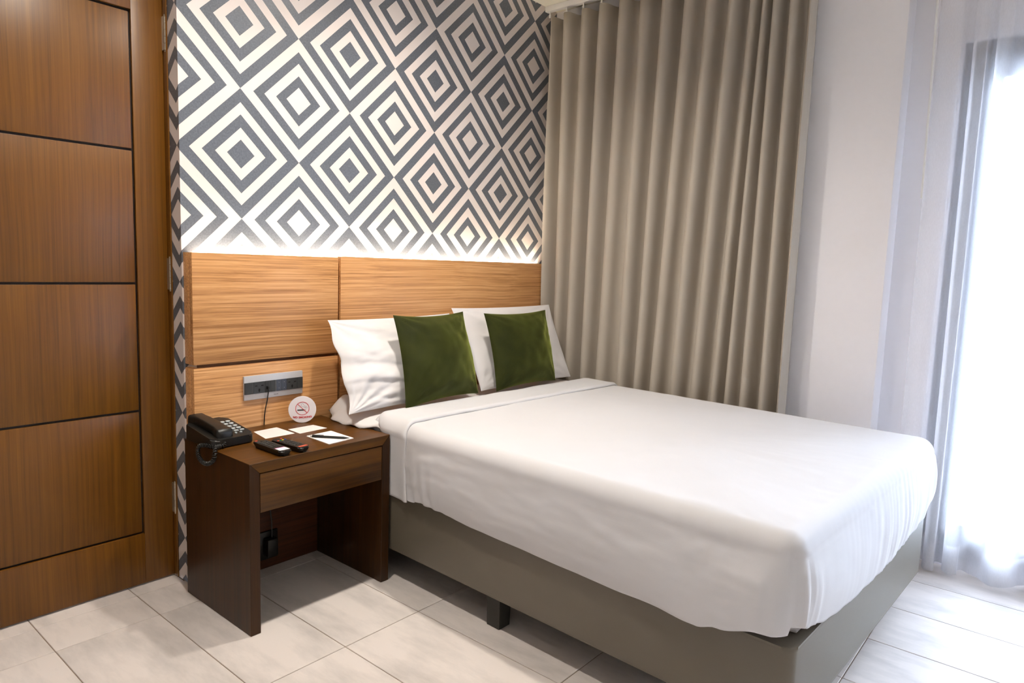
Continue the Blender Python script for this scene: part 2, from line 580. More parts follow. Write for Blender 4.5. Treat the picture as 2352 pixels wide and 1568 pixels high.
for z in (1.930, 1.116, 0.302):
    bm = bmesh.new()
    for k in range(5):
        cyl(bm, (-0.0025, DY - 0.014, z - 0.044 + k * 0.022), 0.0065, 0.0208, 'z', 14)
    cyl(bm, (-0.0025, DY - 0.014, z + 0.058), 0.005, 0.006, 'z', 12)
    cyl(bm, (-0.0025, DY - 0.014, z - 0.058), 0.005, 0.006, 'z', 12)
    box(bm, -0.009, -0.0055, DY - 0.012, DY + 0.014, z - 0.055, z + 0.055)
    obj('hinge', bm, M_steel, door, o_)
bm = bmesh.new()
box(bm, -0.005, -0.0004, 0.070, 0.164, 0.002, 2.112, 0.0008, 1)
box(bm, -0.965, -0.918, 0.062, 0.164, 0.002, 2.112, 0.001, 1)
box(bm, -0.918, -0.005, 0.070, 0.164, 2.098, 2.112, 0.001, 1)
struct('trim_1', bm, M_door, label='teak door frame')

# window wall: tall aluminium glazed door behind the sheers
win = thing('window_1', None, None, (2.22, -2.66, 0.035))
win['kind'] = 'structure'
o_ = win.location.copy()
obj('head_rail', nb(2.212, 2.30, -3.3995, -1.9355, 2.065, 2.1145, 0.002), M_alu, win, o_)
obj('sill_rail', nb(2.212, 2.30, -3.3995, -1.9355, 0.0355, 0.080, 0.002), M_alu, win, o_)
for y0, y1 in ((-1.985, -1.9355), (-3.3995, -3.350)):
    obj('jamb', nb(2.212, 2.30, y0, y1, 0.080, 2.065, 0.002), M_alu, win, o_)
for (y0, y1, xa, xb) in ((-2.70, -1.985, 2.235, 2.262), (-3.350, -2.62, 2.266, 2.292)):
    sash = obj('sash', box(box(box(nb(xa, xb, y0, y0 + 0.085, 0.080, 2.065, 0.0), xa, xb, y1 - 0.085, y1, 0.080, 2.065, 0.0),
                               xa, xb, y0 + 0.085, y1 - 0.085, 1.975, 2.065, 0.0), xa, xb, y0 + 0.085, y1 - 0.085, 0.080, 0.175, 0.0), M_alu, win, o_)
    obj('pane', nb((xa + xb) / 2 - 0.002, (xa + xb) / 2 + 0.002, y0 + 0.085, y1 - 0.085, 0.175, 1.975), M_glass, sash, o_)

# pale apartment block across the street, nearly burnt out by the daylight
bld = thing('apartment_building', 'pale apartment block seen through the sheer curtain and glass', 'building', (13.0, 2.0, -9.0))
o_ = bld.location.copy()
obj('wall', nb(13.0, 19.0, -14.0, 12.0, -9.0, 3.4), M_facade, bld, o_)
for r in range(4):
    for c in range(11):
        yc = -12.5 + c * 2.3; zc = -7.4 + r * 2.8
        w = obj('window_unit', box(box(box(nb(12.93, 13.02, yc - 0.62, yc - 0.52, zc - 0.7, zc + 0.7), 12.93, 13.02, yc + 0.52, yc + 0.62, zc - 0.7, zc + 0.7),
                                  12.93, 13.02, yc - 0.52, yc + 0.52, zc + 0.6, zc + 0.7), 12.90, 13.02, yc - 0.7, yc + 0.7, zc - 0.8, zc - 0.7), M_facade, bld, o_)
        obj('pane', nb(12.985, 12.995, yc - 0.52, yc + 0.52, zc - 0.7, zc + 0.6), M_farglass, w, o_)

# ------------------------------------------------------------------ headboard
HF = -0.064
hb = thing('headboard', 'wide oak veneer headboard panelling with dark reveals on the wallpapered wall', 'headboard', (1.0, -0.032, 0.0))
o_ = hb.location.copy()
obj('panel', nb(0.005, 0.600, HF, HF + 0.022, 0.806, 1.194, 0.0012), M_oak, hb, o_)
obj('panel', nb(0.005, 0.600, HF, HF + 0.022, 0.002, 0.793, 0.0012), M_oak, hb, o_)
obj('panel', nb(0.612, 1.977, HF, HF + 0.022, 0.002, 1.198, 0.0012), M_oak, hb, o_)
obj('backing_board', nb(0.030, 1.970, HF + 0.0225, HF + 0.030, 0.004, 1.192), M_oak_gap, hb, o_)
obj('side_panel', nb(0.005, 0.027, HF + 0.0222, -0.0005, 0.806, 1.194, 0.001), M_oak, hb, o_)
obj('side_panel', nb(0.005, 0.027, HF + 0.0222, -0.0005, 0.002, 0.793, 0.001), M_oak, hb, o_)
t_ = obj('edge_strip', nb(1.979, 1.988, HF + 0.002, -0.0005, 0.002, 1.198, 0.001), M_white, hb, o_)
t_['label'] = 'thin white edge strip'
led = obj('light_strip', nb(0.04, 1.965, -0.032, -0.023, 1.166, 1.172, 0.001, 1), M_led)
tag(led, 'warm glowing light strip hidden behind the top of the oak headboard', 'lamp')

# ------------------------------------------------------------------ socket plate
sk = thing('socket_plate', 'silver wall socket plate with a dark band of outlets above the nightstand', 'socket', (0.306, HF, 0.703))
o_ = sk.location.copy()
SX0, SX1, SZ0, SZ1 = 0.184, 0.428, 0.659, 0.749
obj('cover_plate', nb(SX0, SX1, HF - 0.009, HF - 0.0002, SZ0, SZ1, 0.0015), M_silver, sk, o_)
zb0, zb1 = 0.681, 0.7245
mods = [('blank_module', 0.184, 0.2200), ('outlet', 0.2205, 0.2655), ('data_socket', 0.2660, 0.2885), ('blank_module', 0.2890, 0.3115),
        ('switch', 0.3130, 0.3355), ('switch', 0.3360, 0.3575), ('outlet', 0.3580, 0.4035), ('blank_module', 0.4040, 0.428)]
for nm, a, b in mods:
    mod = obj(nm, nb(a + .0003, b - .0003, HF - 0.0112, HF - 0.0085, zb0, zb1, 0.0006, 1), M_bluegrey if nm == 'switch' else M_charcoal, sk, o_)
    cx = (a + b) / 2; zc = (zb0 + zb1) / 2
    if nm == 'outlet':
        bm = bmesh.new()
        for sx in (-1, 1):
            prism(bm, [(cx + sx * 0.0125 - .0045, -1), (cx + sx * 0.0125 + .0045, -1), (cx + sx * 0.0125 + .0045, -1.0038), (cx + sx * 0.0125 - .0045, -1.0038)], 0, 0.0006)
        for v in bm.verts:
            v.co = Vector((v.co.x, HF - 0.0118 + v.co.z, zc + 0.009 + (v.co.y + 1)))
        box(bm, cx - .0025, cx + .0025, HF - 0.0118, HF - 0.0112, zc - 0.016, zc - 0.004)
        box(bm, cx - .0045, cx + .0045, HF - 0.0118, HF - 0.0112, zc - 0.0105, zc - 0.0085)
        obj('slot', bm, M_hole, mod, o_)
    if nm == 'switch':
        bm = bmesh.new()
        cyl(bm, (cx, HF - 0.0115, zc + 0.011), 0.0012, 0.0006, 'y', 8)
        cyl(bm, (cx, HF - 0.0115, zc - 0.011), 0.0012, 0.0006, 'y', 8)
        obj('indicator_dot', bm, M_key, mod, o_)


def text_bm(s, size, bold=0.0):
    cu = bpy.data.curves.new('t', 'FONT')
    cu.body = s; cu.size = size; cu.align_x = 'CENTER'; cu.align_y = 'CENTER'; cu.extrude = 0.0002; cu.offset = bold
    cu.resolution_u = 3
    to = bpy.data.objects.new('t', cu)
    COL.objects.link(to)
    bpy.context.view_layer.update()
    me = bpy.data.meshes.new_from_object(to.evaluated_get(bpy.context.evaluated_depsgraph_get()))
    bpy.data.objects.remove(to); bpy.data.curves.remove(cu)
    bm = bmesh.new(); bm.from_mesh(me); bpy.data.meshes.remove(me)
    return bm


bm = text_bm('Panasonic', 0.0048, 0.0)
bmesh.ops.transform(bm, matrix=Matrix.Translation((0.313, HF - 0.0092, 0.670)) @ Matrix.Rotation(pi / 2, 4, 'X'), verts=bm.verts)
obj('lettering', bm, M_ink, sk, o_)

# cable from the data socket down behind the nightstand
bm = bmesh.new()
P0 = [(0.2745, HF - 0.020, 0.700), (0.2750, HF - 0.021, 0.690), (0.2752, HF - 0.016, 0.672), (0.2735, HF - 0.013, 0.650), (0.268, HF - 0.010, 0.620),
      (0.2650, HF - 0.007, 0.590), (0.2645, HF - 0.005, 0.562), (0.262, HF - 0.0055, 0.50)]
tube(bm, P0, 0.0021, 8)
cb_ = obj('phone_cable', bm, M_rubber)
cb_bm = nb(0.2705, 0.2785, HF - 0.024, HF - 0.0115, 0.694, 0.7055, 0.0015)
plug = obj('plug', cb_bm, M_black, cb_)
tag(cb_, 'thin black cable plugged into the socket plate and dropping behind the nightstand', 'cable')

# ------------------------------------------------------------------ nightstand
NX0, NX1, NY0, NY1, NZ = -0.033, 0.517, -0.498, -0.068, 0.556
ns = thing('nightstand', 'dark walnut open nightstand with one flat drawer beside the bed', 'nightstand', ((NX0 + NX1) / 2, (NY0 + NY1) / 2, 0.0))
o_ = ns.location.copy()
T = 0.034


def yz_or_xz(pts, y0, y1):
    bm = bmesh.new()
    lo = [bm.verts.new((x, y0, z)) for x, z in pts]; hi = [bm.verts.new((x, y1, z)) for x, z in pts]
    bm.faces.new(lo); bm.faces.new(hi[::-1])
    for i in range(len(pts)):
        j = (i + 1) % len(pts)
        bm.faces.new((lo[i], hi[i], hi[j], lo[j]))
    bmesh.ops.recalc_face_normals(bm, faces=bm.faces)
    bmesh.ops.bevel(bm, geom=list(bm.edges), offset=0.0008, segments=1, affect='EDGES')
    return bm


# the top is mitred into the two side boards
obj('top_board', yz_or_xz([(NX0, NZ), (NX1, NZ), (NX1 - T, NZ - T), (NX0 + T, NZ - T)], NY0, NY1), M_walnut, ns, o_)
obj('side_board', yz_or_xz([(NX0, 0.0005), (NX0, NZ - 0.0006), (NX0 + T, NZ - T - 0.0006), (NX0 + T, 0.0005)], NY0, NY1), M_walnut_v_shaded, ns, o_)
obj('side_board', yz_or_xz([(NX1, NZ - 0.0006), (NX1, 0.0005), (NX1 - T, 0.0005), (NX1 - T, NZ - T - 0.0006)], NY0, NY1), M_walnut_v_shaded, ns, o_)
obj('back_board', nb(NX0 + T + 0.0004, NX1 - T - 0.0004, -0.092, -0.080, 0.002, NZ - T - 0.001), M_walnut_back, ns, o_)
dr = obj('drawer', nb(NX0 + T + 0.002, NX1 - T - 0.002, NY0 + 0.001, NY0 + 0.019, 0.394, NZ - T - 0.0035, 0.0012), M_walnut, ns, o_)
obj('drawer_box', box(box(nb(NX0 + T + 0.012, NX1 - T - 0.012, NY0 + 0.0192, NY1 - 0.06, 0.404, 0.412),
                          NX0 + T + 0.012, NX0 + T + 0.024, NY0 + 0.0192, NY1 - 0.06, 0.412, 0.50), NX1 - T - 0.024, NX1 - T - 0.012, NY0 + 0.0192, NY1 - 0.06, 0.412, 0.50), M_walnut, dr, o_)

# adapter and its lead hanging on the headboard under the nightstand
AF = -0.092
ad = thing('power_adapter', 'black power adapter plugged in low on the back board under the nightstand', 'adapter', (0.270, AF - 0.002, 0.11))
o_ = ad.location.copy()
bm = nb(0.238, 0.282, AF - 0.045, AF - 0.002, 0.060, 0.128, 0.005)
obj('adapter_body', bm, M_black, ad, o_)
obj('wall_outlet', nb(0.225, 0.300, AF - 0.010, AF - 0.0005, 0.040, 0.150, 0.003), M_black, ad, o_)
obj('lead', tube(bmesh.new(), [(0.254, AF - 0.018, 0.385), (0.258, AF - 0.016, 0.32), (0.262, AF - 0.016, 0.25), (0.268, AF - 0.02, 0.19), (0.266, AF - 0.024, 0.128)], 0.0026, 8), M_rubber, ad, o_)

# ------------------------------------------------------------------ bed (its own turned frame: u across, v towards the foot)
BO = Vector((0.549, -0.072, 0.0)); BTH = -0.0396


def uv(u, v, z):
    return Vector((u, -v, z))


bed = thing('bed_base', 'low taupe leatherette bed base on short black block legs', 'bed', BO, BTH)
BW, BL = 1.305, 1.90
bm = bmesh.new()
prism(bm, [(x, y) for x, y in rrect(BW / 2, -BL / 2, BW, BL, 0.028, 5)], 0.115, 0.333)
es = [e for e in bm.edges if abs(e.verts[0].co.z - e.verts[1].co.z) < 1e-5]
bmesh.ops.bevel(bm, geom=es, offset=0.011, segments=3, affect='EDGES', profile=0.5)
obj('upholstered_frame', bm, M_leather, bed)
for (u, v) in ((0.020, 0.08), (0.020, 0.905), (0.020, 1.76), (BW - 0.09, 0.08), (BW - 0.09, 0.905), (BW - 0.09, 1.76), (BW / 2 - .03, 0.905)):
    bm = bmesh.new()
    box(bm, u, u + 0.058, -v - 0.062, -v, 0.0, 0.120, 0.002)
    for vv in bm.verts:
        if vv.co.z < 0.02:
            vv.co.x += (u + 0.029 - vv.co.x) * 0.10
            vv.co.y += (-v - 0.031 - vv.co.y) * 0.10
    obj('leg', bm, M_darkleg, bed)

# mattress with its fitted sheet (only the head end shows)
mt = thing('mattress', 'white mattress in a fitted cotton sheet on the taupe bed base', 'mattress', BO, BTH)
bm = bmesh.new()
prism(bm, rrect(BW / 2 + 0.005, -(0.01 + BL / 2) + 0.012, BW - 0.035, BL - 0.045, 0.06, 6), 0.336, 0.566)
es = [e for e in bm.edges if abs(e.verts[0].co.z - e.verts[1].co.z) < 1e-5]
bmesh.ops.bevel(bm, geom=es, offset=0.03, segments=4, affect='EDGES', profile=0.5)
obj('mattress_core', bm, M_sheet, mt)
# loose sheet lying over the top and lapping over the nightstand
rows = []
n1, n2 = 44, 90
for i in range(n1 + 1):
    v = 0.0 + 0.62 * i / n1
    row = []
    edge_lap = interp([(0.0, -0.000), (0.05, -0.02), (0.11, -0.058), (0.27, -0.052), (0.34, -0.010), (0.46, 0.01)], v)
    for k in range(n2 + 1):
        t = k / n2
        u = edge_lap + (BW + 0.03 - edge_lap) * t
        z = 0.588 + 0.006 * fbm((u * 5, v * 6, 3.3)) + 0.003 * fbm((u * 14, v * 10, 7.3))
        e = min(t * (BW), 1.0)
        if e < 0.09:                      # soft rolled edge
            q = 1 - e / 0.09
            z -= 0.024 * q ** 2.2
            z += 0.004 * sin(v * 60 + 2 * fbm((v * 9, 0, 0))) * q
        # little peak of loose cloth in the head corner
        z += 0.05 * math.exp(-((u - 0.055) ** 2 / 0.0030 + (v - 0.035) ** 2 / 0.0016))
        row.append((u, -v - 0.002, z))
    rows.append(row)
bm = bmesh.new()
gridmesh(bm, rows)
so = obj('fitted_sheet', bm, M_sheet, mt, sharp=60)
md = so.modifiers.new('thick', 'SOLIDIFY'); md.thickness = 0.006; md.offset = -1


# bedspread: loops around a rounded box, open at the head
UA, UB, VH, VF = -0.022, 1.372, 0.30, 1.905
ZT, RR, RC = 0.604, 0.052, 0.060


def spread_path(ua, ub, vf, vh, n_side=150, n_foot=110, n_c=14, rc=RC):
    pts = []      # (u, v, nu, nv, side, s)
    for k in range(n_side):
        v = vh + (vf - rc - vh) * k / n_side
        pts.append((ua, v, -1.0, 0.0, 0, v))
    for k in range(n_c + 1):
        a = (pi / 2) * k / n_c
        pts.append((ua + rc - rc * cos(a), vf - rc + rc * sin(a), -cos(a), sin(a), 1, k / n_c))
    for k in range(1, n_foot):
        u = ua + rc + (ub - ua - 2 * rc) * k / n_foot
        pts.append((u, vf, 0.0, 1.0, 2, u))
    for k in range(n_c + 1):
        a = (pi / 2) * k / n_c
        pts.append((ub - rc + rc * sin(a), vf - rc + rc * cos(a), sin(a), cos(a), 3, k / n_c))
    for k in range(1, n_side + 1):
        v = (vf - rc) + (vh - (vf - rc)) * k / n_side
        pts.append((ub, v, 1.0, 0.0, 4, v))
    return pts


HEM_NEAR = [(0.30, 0.322), (0.444, 0.330), (0.561, 0.334), (0.588, 0.345), (0.701, 0.342), (0.872, 0.331), (1.009, 0.327), (1.251, 0.320), (1.416, 0.318),
            (1.551, 0.324), (1.64, 0.320), (1.675, 0.322), (1.731, 0.340), (1.84, 0.370)]
HEM_FOOT = [(-0.02, 0.390), (0.07, 0.370), (0.194, 0.342), (0.30, 0.328), (0.42, 0.318), (0.58, 0.311), (0.70, 0.309), (0.84, 0.312), (0.99, 0.322), (1.17, 0.330), (1.27, 0.350), (1.34, 0.375)]


def hem_z(side, s):
    if side == 0: return interp(HEM_NEAR, s)
    if side == 1: return 0.370 + 0.010 * s if s < 0.50 else 0.390
    if side == 2: return interp(HEM_FOOT, s)
    if side == 3: return 0.375
    return 0.36


NT, NA, NS = 26, 10, 30
path = spread_path(UA, UB, VF, VH)
loops = [[] for _ in range(NT + NA + NS + 3)]
for (u, v, nu, nv, side, s) in path:
    if side == 0: u += 0.024 * interp([(0.3, 1.0), (0.44, 1.0), (0.60, 0.0)], s)
    eu, ev = u - nu * RR, v - nv * RR
    if side in (1, 3):
        eu, ev = u - nu * RR, v - nv * RR
    # medial point
    hw = (UB - UA) / 2
    mu = (UA + UB) / 2
    mv = min(ev, VF - hw) if side in (0, 4) else VF - hw
    if side in (1, 2, 3): mv = VF - hw
    li = 0
    for k in range(NT + 1):
        f = (k / NT) ** 0.8
        pu, pv = mu + (eu - mu) * f, mv + (ev - mv) * f
        z = ZT + 0.004 * (1 - f) + 0.0035 * fbm((pu * 4, pv * 4, 1.0)) + 0.0012 * fbm((pu * 18, pv * 12, 5.0))
        loops[li].append(uv(pu, pv, z)); li += 1
    hz = hem_z(side, s)
    for k in range(1, NA + 1):
        a = (pi / 2) * k / NA
        pu, pv = eu + nu * RR * sin(a), ev + nv * RR * sin(a)
        pz = ZT - RR * (1 - cos(a))
        g = (k / NA)
        if side == 2 or side == 3:
            amp = 0.0010 * g * (0.15 + 0.65 * min(1, max(0, (u - 0.2) / 0.8)))
            d = amp * sin(u * 150 + 4 * fbm((u * 7, 0, 0))) 
            pv += nv * d; pu += nu * d
        loops[li].append(uv(pu, pv, pz)); li += 1
    for k in range(1, NS + 3):
        t = min(k / NS, 1.0)
        z0 = ZT - RR
        pz = z0 + (hz - z0) * t
        bulge = 0.016 * sin(pi * min(t * 0.9, 1))
        if side == 0:
            bulge *= interp([(0.30, 0.0), (0.50, 0.3), (0.7, 1.0), (1.9, 1.2)], s)
            d = 0.004 * fbm((s * 2.2, pz * 9, 2.0)) + 0.0014 * fbm((s * 9, pz * 40, 4.0))
            q = math.exp(-((s - 0.62) / 0.10) ** 2)          # creases below the turned band
            d += 0.0045 * q * sin((s + 0.12 * (pz - .33)) * 120) * t
            d -= 0.010 * t ** 3 * interp([(0.3, 0), (0.6, 0.4), (1.3, 1.0), (1.6, 0.9), (1.85, 0.0)], s)   # hem tucks back over the base
            d += 0.022 * t * interp([(1.35, 0.0), (1.845, 1.0)], s)
            d = d if s > 0.5 else d * 0.3
        elif side == 1:
            # folded corner: near layer laps round, then a vertical fold line, then the foot layer
            g = t
            d = 0.004 * g + (0.018 * g * (1 - max(0, s - 0.15) / 0.35) if 0.15 < s < 0.5 else (0.018 * g if s <= 0.15 else -0.002))
            d += 0.010 * g * math.exp(-((s - 0.80) / 0.10) ** 2)
            bulge *= 0.7
        elif side == 2:
            w = (0.10 + 0.90 * min(1, max(0, (s - 0.25) / 0.8)))
            d = 0.0011 * w * (1 + 1.2 * fbm((s * 5, 7, 0))) * sin(s * 150 + 9 * fbm((s * 7, 0, 0))) + 0.0022 * w * sin(s * 47 + 3 * fbm((s * 3, 1, 0)) + 0.5 * t) * t + 0.003 * fbm((s * 3, pz * 6, 9))
            d += 0.004 * math.exp(-((s - 0.075 - 0.02 * t) / 0.012) ** 2) * t
        else:
            d = 0.003 * fbm((s * 4, pz * 7, 5))
        if k > NS:                                          # rolled hem edge
            r = k - NS
            d -= 0.004 * r
            pz += 0.003 if r == 2 else -0.001
        uu, vv_ = u + nu * (bulge + d), v + nv * (bulge + d)
        loops[li].append(uv(uu, vv_, pz)); li += 1
sp = thing('bedspread', 'smooth white cotton bedspread with a turned-down head edge over the bed', 'bedspread', BO, BTH)
bm = bmesh.new()
gridmesh(bm, loops)
bmesh.ops.remove_doubles(bm, verts=bm.verts, dist=0.00005)
so = obj('cover', bm, M_spread, sp, sharp=75)
md = so.modifiers.new('thick', 'SOLIDIFY'); md.thickness = 0.004; md.offset = -1

# turned-down band across the head
bandpath = []
nb_ = 34
for k in range(nb_ + 1):                                 # up the near side
    z = 0.325 + (ZT - RR - 0.325) * k / nb_
    bandpath.append((UA, z, -1.0, 0.0))
for k in range(1, 11):
    a = (pi / 2) * k / 10
    bandpath.append((UA + RR - RR * cos(a), ZT - RR + RR * sin(a), -cos(a), sin(a)))
for k in range(1, 90):
    bandpath.append((UA + RR + (UB - UA - 2 * RR) * k / 90, ZT, 0.0, 1.0))
for k in range(0, 11):
    a = (pi / 2) * k / 10
    bandpath.append((UB - RR + RR * sin(a), ZT - RR + RR * cos(a), sin(a), cos(a)))
for k in range(1, nb_ + 1):
    bandpath.append((UB, ZT - RR - (ZT - RR - 0.33) * k / nb_, 1.0, 0.0))
rows = []
prof = [(0.0, -0.004), (0.0, 0.004), (0.010, 0.011), (0.03, 0.014), (0.06, 0.0145), (0.10, 0.0135), (0.14, 0.012), (0.17, 0.0135), (0.188, 0.0135), (0.197, 0.009), (0.199, 0.003), (0.196, -0.001)]
for (w, h) in prof:
    row = []
    for j, (u, z, nu, nz) in enumerate(bandpath):
        side = nz < 0.01
        onside = 1 - nz
        v0 = 0.302 + 0.015 * onside + 0.010 * sin(z * 9) * onside
        # the band sits a little nearer the foot at the near edge
        v = v0 + w * (1.0 - 0.18 * onside) + (0.045 * onside if u < 0.5 else 0.02 * onside)
        v += 0.004 * fbm((u * 4, z * 6, 2)) + 0.012 * max(0, (0.10 - abs(u + 0.02))) 
        hh = h * (0.75 if side else 1.0) + 0.0016 * fbm((u * 9, z * 12, w * 20)) + (0.0012 * sin(v * 210 + 3 * fbm((z * 3, 0, 0))) * onside)
        kk = 0.024 * interp([(0.3, 1.0), (0.44, 1.0), (0.60, 0.0)], v) if u < 0.3 else 0
        row.append(uv(u + nu * hh + kk, v, z + nz * hh))
    rows.append(row)
bm = bmesh.new()
gridmesh(bm, rows)
so = obj('turned_down_band', bm, M_spread, sp, sharp=75)
md = so.modifiers.new('thick', 'SOLIDIFY'); md.thickness = 0.003; md.offset = -1


# ------------------------------------------------------------------ pillows and cushions
def pillow_bm(bl, br, tl, tr, thick, pinch=0.06, n=44, seed=0.0, wr=0.006, front=1.0, back=0.75, sag=0.0, creases=()):
    """inflated cushion between four corner points; front bulges along the normal facing the room"""
    bl, br, tl, tr = map(Vector, (bl, br, tl, tr))
    nrm = ((br - bl).cross(tl - bl)).normalized()
    ex = (br - bl).normalized(); ez = (tl - bl).normalized()
    bm = bmesh.new()
    sides = []
    for sgn in (1, -1):
        grid = []
        for i in range(n + 1):
            b = -cos(pi * i / n)
            row = []
            for k in range(n + 1):
                a = -cos(pi * k / n)
                aa = a * (1 - pinch * (1 - b * b) * abs(a) ** 2)
                bb = b * (1 - pinch * (1 - a * a) * abs(b) ** 2)
                s, t = (aa + 1) / 2, (bb + 1) / 2
                p = (bl * (1 - s) + br * s) * (1 - t) + (tl * (1 - s) + tr * s) * t
                prof = (max(0, 1 - a ** 2) ** 0.62) * (max(0, 1 - b ** 2) ** 0.62)
                low = 1 + sag * (-b)
                h = thick * 0.5 * prof * low * (front if sgn > 0 else back)
                rim = 1 - max(abs(a), abs(b)) ** 8
                d = wr * fbm((a * 1.6 + seed, b * 1.6, sgn * 3 + seed)) * rim
                # creases running in from the corners
                for (ca, cb, ang, f) in creases:
                    r = sqrt((a - ca) ** 2 + (b - cb) ** 2)
                    th = math.atan2(b - cb, a - ca)
                    d += 0.5 * wr * sin(th * f + seed) * math.exp(-(r / 0.75) ** 2) * rim * min(1, r * 4)
                d += 0.35 * wr * fbm((a * 5 + seed, b * 5, sgn * 5)) * rim
                row.append(p + nrm * (sgn * h + d))
            grid.append(row)
        sides.append(grid)
    f = [[bm.verts.new(p) for p in r] for r in sides[0]]
    bk = [[(f[i][k] if i in (0, n) or k in (0, n) else bm.verts.new(sides[1][i][k])) for k in range(n + 1)] for i in range(n + 1)]
    for i in range(n):
        for k in range(n):
            bm.faces.new((f[i][k], f[i][k + 1], f[i + 1][k + 1], f[i + 1][k]))
            bm.faces.new((bk[i][k], bk[i + 1][k], bk[i + 1][k + 1], bk[i][k + 1]))
    return bm


CR4 = ((-1, -1, 0, 17), (1, -1, 0, 15), (-1, 1, 0, 13), (1, 1, 0, 16))
bm = pillow_bm((0.462, -0.335, 0.612), (1.130, -0.315, 0.606), (0.500, -0.130, 0.948), (1.180, -0.122, 0.952), 0.132, n=90, pinch=0.035, seed=1.3, wr=0.012, front=0.85, back=0.4, sag=0.35, creases=CR4)
# sideways folds low on the left half, like a soft half-filled pillow
for v in bm.verts:
    w = max(0.0, 1 - abs(v.co.x - 0.62) / 0.32) * max(0.0, 1 - abs(v.co.z - 0.73) / 0.17)
    v.co += Vector((0, -1, 0.3)) * (0.008 * w * sin(v.co.z * 62 + 10 * (v.co.x - 0.6) ** 2 * 6))
    w2 = max(0.0, 1 - abs(v.co.x - 0.66) / 0.25)
    for zc, am in ((0.79, 0.007), (0.725, 0.008), (0.66, 0.006)):
        zz = v.co.z - zc + 0.10 * (v.co.x - 0.56) + 0.5 * (v.co.x - 0.66) ** 2
        v.co.y += am * w2 * math.exp(-(zz / 0.010) ** 2)
    if v.co.x < 0.56:
        q = (0.56 - v.co.x) / 0.1
        v.co.x += 0.010 * q * sin(v.co.z * 48 + 1.0)
pw = obj('pillow', bm, M_sheet, sharp=80)
tag(pw, 'white pillow leaning on the headboard nearest the nightstand', 'pillow', 'white bed pillows')
bm = pillow_bm((1.205, -0.315, 0.608), (1.890, -0.33, 0.606), (1.192, -0.122, 0.976), (1.945, -0.125, 0.975), 0.132, pinch=0.03, seed=4.7, wr=0.010, front=0.85, back=0.4, sag=0.3, creases=CR4)
pw = obj('pillow', bm, M_sheet, sharp=80)
tag(pw, 'white pillow leaning on the headboard beside the taupe curtain', 'pillow', 'white bed pillows')
bm = pillow_bm((0.672, -0.405, 0.612), (1.150, -0.350, 0.610), (0.722, -0.262, 0.970), (1.172, -0.218, 0.968), 0.165, pinch=0.075, seed=8.1, wr=0.008, back=0.25, creases=CR4, sag=0.15)
cs = obj('cushion', bm, M_velvet, sharp=80)
tag(cs, 'green velvet cushion propped on the left pillow, nearer the nightstand', 'cushion', 'green velvet cushions')
bm = pillow_bm((1.230, -0.385, 0.612), (1.700, -0.372, 0.612), (1.262, -0.265, 0.960), (1.735, -0.262, 0.962), 0.160, pinch=0.07, seed=12.6, wr=0.008, back=0.25, creases=CR4, sag=0.15)
cs = obj('cushion', bm, M_velvet, sharp=80)
tag(cs, 'green velvet cushion propped on the right pillow, nearer the curtain', 'cushion', 'green velvet cushions')

# ------------------------------------------------------------------ curtains
cr_ = thing('curtain_rail', 'white ceiling curtain rail with gliders above the taupe curtain', 'curtain rail', (1.99, -1.0, CEIL - 0.02))
o_ = cr_.location.copy()
bm = bmesh.new()
box(bm, 1.972, 2.002, -1.700, -0.002, CEIL - 0.030, CEIL - 0.0005, 0.003)
obj('track', bm, M_white, cr_, o_)
tops_y = [-0.056, -0.166, -0.274, -0.386, -0.504, -0.622, -0.745, -0.857, -0.969, -1.078, -1.166, -1.216, -1.262, -1.335, -1.415]
bots_y = [-0.080, -0.169, -0.266, -0.365, -0.462, -0.600, -0.690, -0.785, -0.900, -1.000, -1.100, -1.165, -1.240, -1.330, -1.412]
cg = []
for k, yy in enumerate(tops_y):
    bm = bmesh.new()
    cyl(bm, (1.987, yy + 0.03, CEIL - 0.037), 0.004, 0.016, 'z', 8)
    box(bm, 1.983, 1.991, yy + 0.024, yy + 0.036, CEIL - 0.062, CEIL - 0.044, 0.002)
    obj('glider', bm, M_white, cr_, o_)
CT, CB = 2.508, 0.025
NR = 26
rows = []
steps = 22
for r in range(NR + 1):
    f = r / NR
    z = CT + (CB - CT) * f
    fz = min(1.0, max(0.0, (CT - z) / (CT - 0.6)))
    ys = [a + (b - a) * fz for a, b in zip(tops_y, bots_y)]
    row = []
    # lead-in hem on the wall side
    row.append((1.992, -0.069, z))
    row.append((1.965, -0.070, z))
    for i in range(len(ys) - 1):
        y0, y1 = ys[i], ys[i + 1]
        d = y0 - y1
        amp = lambda q: 0.5 * min(0.096, 0.75 * (ys[q] - ys[q + 1]) + 0.025) * (1 + 0.14 * sin(q * 2.3 + fz * 3))
        A0, A1 = amp(i), amp(min(i + 1, len(ys) - 2))
        for k in range(steps):
            ph = k / steps
            A = A0 + (A1 - A0) * ph
            xx = 1.990 - A * cos(2 * pi * ph) - 0.010 * sin(pi * ph) ** 2 * sin(i * 1.9)
            yy = min(-0.069, y0 - d * (ph - 0.02 * sin(2 * pi * ph) + 0.05 * sin(4 * pi * ph)))
            w = 0.006 * fbm(((i + ph) * 0.5, f * 1.3, 4)) * f + 0.0015 * sin(3 * 2 * pi * ph + i) * f * (ph * (1 - ph) * 4) ** 2
            xx += w
            if i == 0 or i == 1:
                xx += 0.006 * math.exp(-((z - 1.12) / 0.03) ** 2) * math.exp(-((ph - 0.2) / 0.15) ** 2)
            row.append((xx, yy, z))
    row.append((1.990 - 0.030, ys[-1], z))
    row.append((1.990 - 0.010, ys[-1] - 0.008, z))
    row.append((2.010, ys[-1] - 0.004, z))
    rows.append(row)
bm = bmesh.new()
gridmesh(bm, rows)
cu = obj('curtain', bm, M_curtain, sharp=80)
